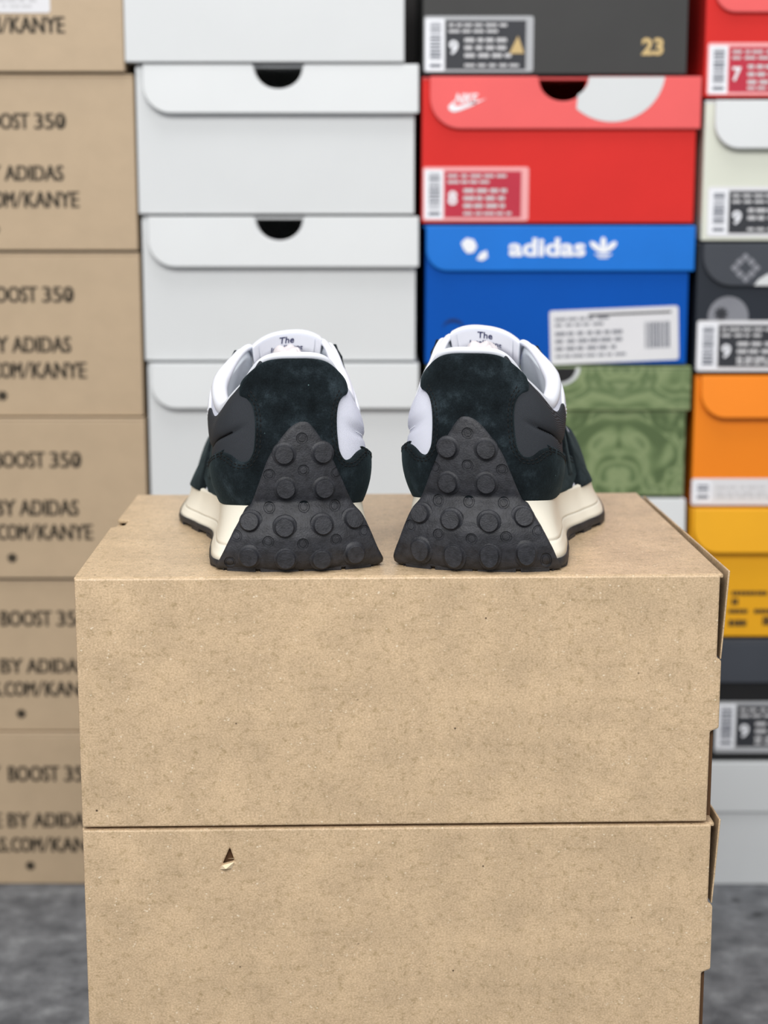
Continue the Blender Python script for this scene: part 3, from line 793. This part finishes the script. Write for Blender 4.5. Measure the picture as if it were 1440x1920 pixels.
# ---- heel counter outline: top edge, then the photographed wavy edge on the lateral side, mirrored to the medial side
lat_px = [(452, 741), (465, 749), (475, 762), (479, 780), (480, 802), (479, 825), (476, 848), (466, 864), (452, 864), (437, 853), (423, 848), (408, 851), (396, 862)]
latuv = [uv_of(*p) for p in lat_px]
top_uv = [(0, .972), (-.0, .972)]
lat_sign = 1 if latuv[3][0] > 0 else -1
edge_uv = [(lat_sign * abs(t), h) for t, h in latuv]
tl, hl = edge_uv[-1]
lobe = [(tl + .16, hl - .03), (tl + .25, hl - .12), (tl + .20, hl - .24), (tl + .05, max(.10, hl - .34)), (tl - .45, .035), (tl - .9, .012)]
half = [(.55, .982), (1.1, .976), (1.55, .960)] + edge_uv + lobe + [(1.0, .0), (.4, .0)]
print('edge_uv', [(round(a, 2), round(b, 2)) for a, b in edge_uv])
counter_uv = half + [(-t, h) for t, h in reversed(half)]
def inset_uv(path, d):
    out = []
    for i in range(len(path)):
        a, b = path[max(0, i - 1)], path[min(len(path) - 1, i + 1)]
        dx, dy = (b[0] - a[0]) * UM, (b[1] - a[1]) * VM; L = math.hypot(dx, dy) or 1
        out.append((path[i][0] + dy / L * d / UM, path[i][1] - dx / L * d / VM))
    return out

# ---- heel flap of the outsole, in local x, z
flap_px = [(404, 1064), (408, 1056), (430, 1012), (448, 978), (460, 955), (471, 945), (486, 905), (502, 862), (520, 832), (540, 806), (556, 794), (568, 791), (581, 795), (600, 820), (622, 858), (640, 896), (655, 930), (664, 946),
           (679, 963), (693, 990), (708, 1025), (719, 1048), (719, 1066)]
def _hit(x, z):
    q = UB.ray_cast(Vector((x, -.1, z)), Vector((0, 1, 0))); return q[0].y if q[0] is not None else None
_low = [(-.001, .0060), (.002, .0016), (.006, -.0008), (.012, -.0022), (.018, -.0024), (.024, -.0010), (.0285, .0016), (.0325, .0042)]
_up = []
for _z in (.036, .040, .046, .052, .058, .064, .070, .076, .082, .090):
    y0 = _hit(0, _z); y1 = _hit(.013, _z); y2 = _hit(.024, _z)
    k1 = (y1 - y0) / .013 ** 2; k2 = (y2 - y0) / .024 ** 2
    k = min(k1, k2)
    _up.append((_z, y0 - .0036, k * .94))
print('up', [(round(a,3), round(b,4), round(c,1)) for a,b,c in _up])
_up[0] = (_up[0][0], _up[0][1] + .0006, _up[0][2])
PT = [(z, y, 5.0 + 3.0 * sstep(.006, .032, z)) for z, y in _low] + _up
def _interp(z, c):
    if z <= PT[0][0]: return PT[0][c]
    for a, b in zip(PT, PT[1:]):
        if z <= b[0]:
            f = (z - a[0]) / (b[0] - a[0]); f = f * f * (3 - 2 * f) if c == 1 else f; return a[c] + (b[c] - a[c]) * f
    return PT[-1][c]
def prof(z): return sum(_interp(z + d, 1) for d in (-.0008, 0, .0008)) / 3
def curv(z): return _interp(z, 2)
def M_pt(t, f):
    """midsole side: f = 0 at the bottom, 1 at the top"""
    b = Vector(cr(Ms, t)); c = Vector(cr(Bs, t)); n = outn(Bs, t) * SGN
    b.z = .0045; c = c + n * .0018; c.z += .0030
    p = b.lerp(c, f); 
    hgt = c.z - b.z
    at_ = abs((t + 8) % 16 - 8)
    p = p - n * (.0020 * math.sin(math.pi * f) * sstep(1.2, 2.6, at_))
    return p
def flap_y(x, z): return prof(z) + curv(z) * x * x
def px_to_flap(px, py):
    o, d = local_ray(px, py)
    y = 0
    for _ in range(12):
        k = (y - o.y) / d.y; q = o + d * k; y = flap_y(q.x, q.z)
    return (q.x, q.z)
flap_xz = [px_to_flap(*p) for p in flap_px[1:-1]]
print('flap', [(round(a, 4), round(b, 4)) for a, b in flap_xz])
flap_xz = [(-.0428, .0012)] + flap_xz + [(.0436, .0012)] + [(x, .0003) for x in (.038, .028, .018, .008, -.002, -.012, -.022, -.032, -.0395)]
big_px = [(533, 852), (604, 850), (536, 916), (607, 915), (470, 979), (534, 989), (604, 985), (661, 974), (468, 1043), (536, 1047), (602, 1047), (664, 1037)]
small_px = [(566, 822), (569, 882), (505, 890), (631, 887), (505, 952), (570, 950), (628, 948), (443, 1005), (503, 1016), (568, 1020), (630, 1012), (683, 996), (431, 1054)]
big = [px_to_flap(*p) for p in big_px]; small = [px_to_flap(*p) for p in small_px]
RG = ((3.0, 0), (2.72, .9), (1.95, .95), (1.75, .45), (.9, .40))
def flap_geo():
    if 'flap' in _cache: return _cache['flap']
    poly = resample(flap_xz, .0012)
    extra = []
    for sx, sz in small:
        extra.append((sx, sz))
        for rr, dd in RG: extra += [(sx + rr * .001 * math.cos(a * math.pi / 14), sz + rr * .001 * math.sin(a * math.pi / 14)) for a in range(28)]
    P, D, Fc, n = fill(poly, .0013, rings=(.0005, .0012), extra=extra, keepout=[(a, b, .0031) for a, b in small])
    V = []
    for p, d in zip(P, D):
        y = flap_y(p.x, p.y) + .0009 * (1 - math.sin(math.pi / 2 * min(1, d / .0012)))
        for sx, sz in small:
            q = math.hypot(p.x - sx, p.y - sz) * 1000
            if q < 2.99:
                for (r0, d0), (r1, d1) in zip(RG, RG[1:] + ((0, .40),)):
                    if r1 <= q <= r0: y += .001 * (d0 + (d1 - d0) * (r0 - q) / (r0 - r1)); break
        V.append(Vector((p.x, y, p.y)))
    Fc = [tuple(f) for f in Fc]; bd = boundary(Fc); idx = {}
    for a, b in bd:
        for k in (a, b):
            if k not in idx: idx[k] = len(V); V.append(Vector((V[k].x * .97, V[k].y + (.009 if V[k].z < .034 else .0045), V[k].z)))
    Fc += [(b, a, idx[a], idx[b]) for a, b in bd]
    _cache['flap'] = (V, Fc); return _cache['flap']

def lug_geo(sx, sz):
    y = flap_y(sx, sz); e = .001
    nx = (flap_y(sx + e, sz) - flap_y(sx - e, sz)) / (2 * e); nz = (flap_y(sx, sz + e) - flap_y(sx, sz - e)) / (2 * e)
    n = Vector((nx * .75, -1, nz * .35)).normalized(); c = Vector((sx, y, sz))
    u = n.cross(Vector((0, 0, 1))).normalized(); v = n.cross(u)
    prof_ = [(.0066, -.0012), (.0062, .0001), (.0053, .0006), (.0048, .0013), (.0047, .0030), (.0045, .0033), (.0, .0034)]
    V = []; Fc = []; N = 28
    for r_, h in prof_[:-1]:
        for k in range(N):
            a = 2 * math.pi * k / N; V.append(c + n * h + (u * math.cos(a) + v * math.sin(a)) * r_)
    V.append(c + n * .0034)
    for m in range(len(prof_) - 2):
        for k in range(N): Fc.append((m * N + k, m * N + (k + 1) % N, (m + 1) * N + (k + 1) % N, (m + 1) * N + k))
    m = len(prof_) - 2
    for k in range(N): Fc.append((m * N + k, m * N + (k + 1) % N, len(V) - 1))
    return V, Fc

def tube(path, radii, n=10, closed=True, up=Vector((0, 0, 1)), flat=1.0):
    V = []; Fc = []; m = len(path)
    for i, p in enumerate(path):
        a = path[i - 1] if closed or i else p; b = path[(i + 1) % m] if closed or i < m - 1 else p
        d = (b - a).normalized(); u = d.cross(up).normalized(); w_ = u.cross(d)
        for k in range(n):
            q = 2 * math.pi * k / n; V.append(p + (u * math.cos(q) * flat + w_ * math.sin(q)) * radii[i])
    for i in range(m if closed else m - 1):
        for k in range(n): Fc.append((i * n + k, i * n + (k + 1) % n, ((i + 1) % m) * n + (k + 1) % n, ((i + 1) % m) * n + k))
    if not closed: Fc += [tuple(range(n)), tuple((m - 1) * n + k for k in range(n))]
    return V, Fc

def build_shoe(origin, yaw, mirror, label):
    s = Shoe(origin, yaw, mirror, label)
    # midsole
    nu, rows = 160, [0, .10, .20, .245, .26, .275, .32, .4, .55, .7, .82, .90, .96, 1.0]
    V = []; Fc = []
    for f in rows:
        for i in range(nu):
            p = M_pt(i * K / nu, f)
            if f == .26: p = p - outn(Bs, i * K / nu) * SGN * .0006
            if f == 1.0: p = p - outn(Bs, i * K / nu) * SGN * .0014 - Vector((0, 0, .0002))
            V.append(p)
    for i in range(nu): V.append(Vector(cr(Bs, i * K / nu)) * .9 + Vector((0, .01, .002)))
    nr = len(rows) + 1
    for j in range(nr - 1):
        for i in range(nu): Fc.append((j * nu + i, j * nu + (i + 1) % nu, (j + 1) * nu + (i + 1) % nu, (j + 1) * nu + i))
    Fc.append(tuple(range(nu)))
    s.put('midsole', V, Fc, M['cream'])
    # outsole: rim under the midsole, edge blocks below it, heel flap
    V = []; Fc = []
    def rim(i, e, z): t = i * K / nu; p = Vector(cr(Ms, t)) + outn(Ms, t) * SGN * e; p.z = z; return p
    for e, z in ((-.004, .0018), (.0002, .0018), (.0006, .0032), (.0002, .0050), (-.003, .0052)):
        for i in range(nu): V.append(rim(i, e, z))
    for j in range(4):
        for i in range(nu): Fc.append((j * nu + i, j * nu + (i + 1) % nu, (j + 1) * nu + (i + 1) % nu, (j + 1) * nu + i))
    Fc.append(tuple(range(nu)))
    for i0 in list(range(0, 160, 8)):
        n = len(V); w_ = 4 if 26 < i0 < 134 else 7
        for z, e in ((0, .0002), (.0020, .0004)):
            for q, ee in ((i0, e), (i0 + w_, e), (i0 + w_, -.008), (i0, -.008)): V.append(rim(q, ee, z))
        Fc += [(n, n + 3, n + 2, n + 1), (n, n + 1, n + 5, n + 4), (n + 1, n + 2, n + 6, n + 5), (n + 2, n + 3, n + 7, n + 6), (n + 3, n, n + 4, n + 7), (n + 4, n + 5, n + 6, n + 7)]
    fv, ff = flap_geo(); n = len(V); V += fv; Fc += [tuple(i + n for i in f) for f in ff]
    out = s.put('outsole', V, Fc, M['rubber'])
    out.data.polygons.foreach_set('use_smooth', [True] * len(out.data.polygons))
    for bx, bz in big:
        lv, lf = lug_geo(bx, bz); o = s.put('lug', lv, lf, M['rubber'], out)
        o.data.set_sharp_from_angle(angle=R(40)) if hasattr(o.data, 'set_sharp_from_angle') else None
    out.data.set_sharp_from_angle(angle=R(35)) if hasattr(out.data, 'set_sharp_from_angle') else None
    # upper: outer skin, folded over the edge into the lining
    V, Fc = list(UV_), list(UF_)
    up = s.put('upper', V, Fc, M['mesh_white'])
    def Sin(t, h): return S(t, h) - Sn(t, h) * (.0048 * (1 - sstep(.95, 1, h)) + .0006) - Vector((0, 0, .0))
    V, Fc = grid(Sin, NU, 16, .12, 1.0)
    s.put('lining', V, Fc, M['lining'])
    # insole
    V = [Vector((0, .12, .036))]
    for i in range(64):
        p = Sin(i * K / 64, .14); V.append(Vector((p.x * .99, p.y, min(p.z, .037))))
    s.put('insole', V, [(0, 1 + i, 1 + (i + 1) % 64) for i in range(64)], M['lining'])
    # dark nylon panel at the lateral rear quarter
    uv = [(.9, .93), (1.4, .95), (2.0, .965), (2.6, .955), (3.2, .92), (3.55, .90), (3.66, .75), (3.72, .5), (3.7, .3), (3.6, .12), (3.0, .06), (2, .05), (.9, .05)]
    V, Fc, _ = patch_geo('nylon', uv, .0006, .0006, step=.0017)
    s.put('ankle_panel', V, Fc, M['mesh_dark'])
    for sg in (1, -1):
        for dh in (-.018, .0):
            sv, sf = stitch_geo('seam%d%s' % (sg, dh), [(sg * 1.75, .60 + dh), (sg * 2.2, .598 + dh), (sg * 2.7, .598 + dh), (sg * 3.2, .60 + dh), (sg * 3.5, .605 + dh)], .0010, .0009, .0008, .00024)
            s.put('seam_stitching', sv, sf, M['thread'] if sg > 0 else M['thread_w'])
    # white quarter overlay in front of the nylon panel, both sides
    for sg in (1, -1):
        uv = [(sg * a, b) for a, b in ((3.62, .03), (3.66, .4), (3.62, .70), (3.52, .88), (4.1, .965), (4.7, .975), (5.1, .97), (5.6, .97), (5.7, .78), (4.95, .72), (4.45, .55), (4.25, .25), (4.3, .03))]
        V, Fc, _ = patch_geo('quarter%d' % sg, uv, .0010, .0002, step=.003)
        q = s.put('quarter_overlay', V, Fc, M['white_lth'])
        sv, sf = stitch_geo('qst%d' % sg, [(sg * a, b) for a, b in ((3.72, .06), (3.76, .3), (3.76, .5), (3.72, .7), (3.66, .86))], .0013, .0012, .0009, .0002)
        s.put('stitching', sv, sf, M['thread_w'], q)
    # heel counter
    V, Fc, _ = patch_geo('counter', counter_uv, .0021, .0004, edge=.0014, step=.0022, ostep=.001)
    hc = s.put('heel_counter', V, Fc, M['suede'])
    for kk, d in enumerate((.0022, .0042)):
        path = inset_uv(edge_uv + lobe[:4], d)[1:]
        for sg in (1, -1):
            sv, sf = stitch_geo('cst%d%d' % (kk, sg), [(sg * a, min(.97, max(.02, b))) for a, b in path], .0025, .0017, .0007, .00034)
            s.put('stitching', sv, sf, M['thread'], hc)
    # side letter
    for sg in (1, -1):
        a0, a1, h0, h1 = 4.72, 6.2, .12, .93; wd = .34
        def P(u, v): return (sg * (a0 + (a1 - a0) * u), h0 + (h1 - h0) * v)
        pts = [P(0, 0), P(.22, 0), P(.30, .58), P(.62, 0), P(.86, 0), P(1.0, 1), P(.78, 1), P(.70, .42), P(.38, 1), P(.14, 1)]
        poly = []
        for i in range(len(pts)):
            (x0, y0), (x1, y1) = pts[i], pts[(i + 1) % len(pts)]
            for k in range(8): poly.append((x0 + (x1 - x0) * k / 8, y0 + (y1 - y0) * k / 8))
        V, Fc, _ = patch_geo('N%d' % sg, poly, .0018, .0014, edge=.0007, step=.003, smooth_outline=False)
        s.put('side_letter', V, Fc, M['suede'])
    # suede around the toe and the forefoot
    uv = [(5.30, .0), (5.34, .2), (5.5, .36), (5.9, .44), (6.5, .42), (7.2, .46), (8, .50), (8.8, .46), (9.5, .42), (10.1, .44), (10.5, .36), (10.66, .2), (10.7, .0), (9.5, 0), (8, 0), (6.5, 0)]
    V, Fc, _ = patch_geo('mud', uv, .0014, .0004, step=.003)
    s.put('toe_guard', V, Fc, M['suede'])
    uv = [(5.30, .0), (5.34, .2), (5.5, .33), (5.8, .36), (5.95, .2), (6.0, 0)]
    for sg in (1, -1):
        V, Fc, _ = patch_geo('mud2%d' % sg, [(8 - sg * (8 - a), b) for a, b in uv], .0014, .0018, step=.003)
        s.put('forefoot_overlay', V, Fc, M['suede'])
    # collar binding along the opening
    path = []; rad = []
    for i in range(200):
        t = i * K / 200; at_ = abs((t + 8) % 16 - 8)
        r_ = .0019 + .0026 * sstep(1.6, 2.6, at_) * (1 - sstep(4.0, 4.8, at_)) - .0006 * sstep(5.2, 6, at_)
        p = S(t, 1) ; n = outn(Bs, t) * SGN
        path.append(p - n * (.0012 + .0012 * sstep(1.6, 2.6, at_)) - Vector((0, 0, .0002))); rad.append(r_)
    V, Fc = tube(path, rad, 12)
    cb = s.put('collar_binding', V, Fc, M['white_lth'])
    # eyelets
    for sg in (1, -1):
        for a, h in ((5.05, .90), (5.55, .90), (6.05, .90), (6.5, .90), (6.95, .90)):
            c = S(sg * a, h) + Sn(sg * a, h) * .0016; n = Sn(sg * a, h); u = n.cross(Vector((0, 0, 1))).normalized(); v = n.cross(u)
            V = [c]; Fc = []
            for k in range(14):
                q = 2 * math.pi * k / 14; V.append(c + (u * math.cos(q) + v * math.sin(q)) * .0019)
            V += [p - n * .003 for p in V[1:]]
            for k in range(14): Fc += [(0, 1 + k, 1 + (k + 1) % 14), (1 + k, 15 + k, 15 + (k + 1) % 14, 1 + (k + 1) % 14)]
            s.put('eyelet', V, Fc, M['thread'], up)
    # tongue
    def Tc(sv_):
        tab = [(0, .192, .058), (.35, .160, .078), (.65, .134, .096), (.85, .1215, .106), (1.0, .1175, .1160)]
        for (a, y0, z0), (b, y1, z1) in zip(tab, tab[1:]):
            if sv_ <= b: f = (sv_ - a) / (b - a); return y0 + (y1 - y0) * f, z0 + (z1 - z0) * f
    def T(a, v, side):
        y, z = Tc(v); hw = .013 + .0072 * v
        return Vector((.0015 + a * hw, y + (.0065 if side else 0) - .004 * a * a, z + .0022 * a * v - .0060 * abs(a) ** 2.6 + (.001 if side else 0)))
    na, nv = 24, 24; V = []; Fc = []
    for side in (0, 1):
        for j in range(nv + 1):
            for i in range(na + 1): V.append(T(-1 + 2 * i / na, j / nv, side))
    w1 = (na + 1) * (nv + 1)
    for side in (0, 1):
        for j in range(nv):
            for i in range(na): a = side * w1 + j * (na + 1) + i; Fc.append((a, a + 1, a + na + 2, a + na + 1))
    for j in range(nv):
        for i in (0, na): a = j * (na + 1) + i; Fc.append((a, a + na + 1, a + na + 1 + w1, a + w1))
    for i in range(na):
        for j in (0, nv): a = j * (na + 1) + i; Fc.append((a, a + 1, a + 1 + w1, a + w1))
    tg = s.put('tongue', V, Fc, M['white_lth'])
    tg.modifiers.new('soft', 'BEVEL').width = .0012; tg.modifiers['soft'].segments = 3; tg.modifiers['soft'].limit_method = 'ANGLE'; tg.modifiers['soft'].angle_limit = R(50)
    # woven tag inside the tongue, with its print
    V = []; Fc = []
    for j in range(13):
        for i in range(17):
            V.append(T(-.80 + 1.6 * i / 16, .62 + .35 * j / 12, 0) + Vector((0, -.0007, -.0002)))
    for j in range(12):
        for i in range(16): a = j * 17 + i; Fc.append((a, a + 1, a + 18, a + 17))
    tag_ = s.put('tongue_tag', V, Fc, M['white_lth'], tg)
    for tx, wd, v0, v1 in (('The', .0095, .905, .962), ('Intelligent', .0215, .836, .890), ('Choice', .015, .76, .815)):
        o = text_mesh(tx, wd, 1.0, 'lettering', M['navy_ink'], tag_, 0, 0, 0, 'c', bold=.01, shear=.12, thick=1)
        for vtx in o.data.vertices:
            a = vtx.co.x / .0225; v = v0 + (v1 - v0) * vtx.co.z
            p = fin(T(-a if False else (a if not mirror else a), v, 0)) + Vector((0, -.0009 - (.0002 if vtx.co.y < -.5 else 0), -.0002))
            if mirror: p = warp(fin(T(-a, v, 0)) + Vector((0, -.0009 - (.0002 if vtx.co.y < -.5 else 0), -.0002)))
            vtx.co = p
    # tissue stuffing
    bm = bmesh.new(); bmesh.ops.create_icosphere(bm, subdivisions=5, radius=1)
    from mathutils import noise as mn
    for v in bm.verts:
        d = v.co.normalized(); k = 1 + .16 * mn.turbulence(d * 1.7 + Vector((origin[0] * 9, 0, 0)), 4, True) - .10
        v.co = Vector((d.x * .0175 * k, d.y * .052 * k, d.z * .034 * k)) + Vector((.001, .085, .0770))
    V = [v.co.copy() for v in bm.verts]; Fc = [tuple(v.index for v in f.verts) for f in bm.faces]; bm.free()
    s.put('tissue_stuffing', V, Fc, M['paper'])
    return s

build_shoe(ORI, YAW, False, 'black suede and white left sneaker on the kraft box, in front of the white boxes')
build_shoe(Vector((.0482, .8362, ZT)), -R(8.5), True, 'black suede and white right sneaker on the kraft box, in front of the blue box')
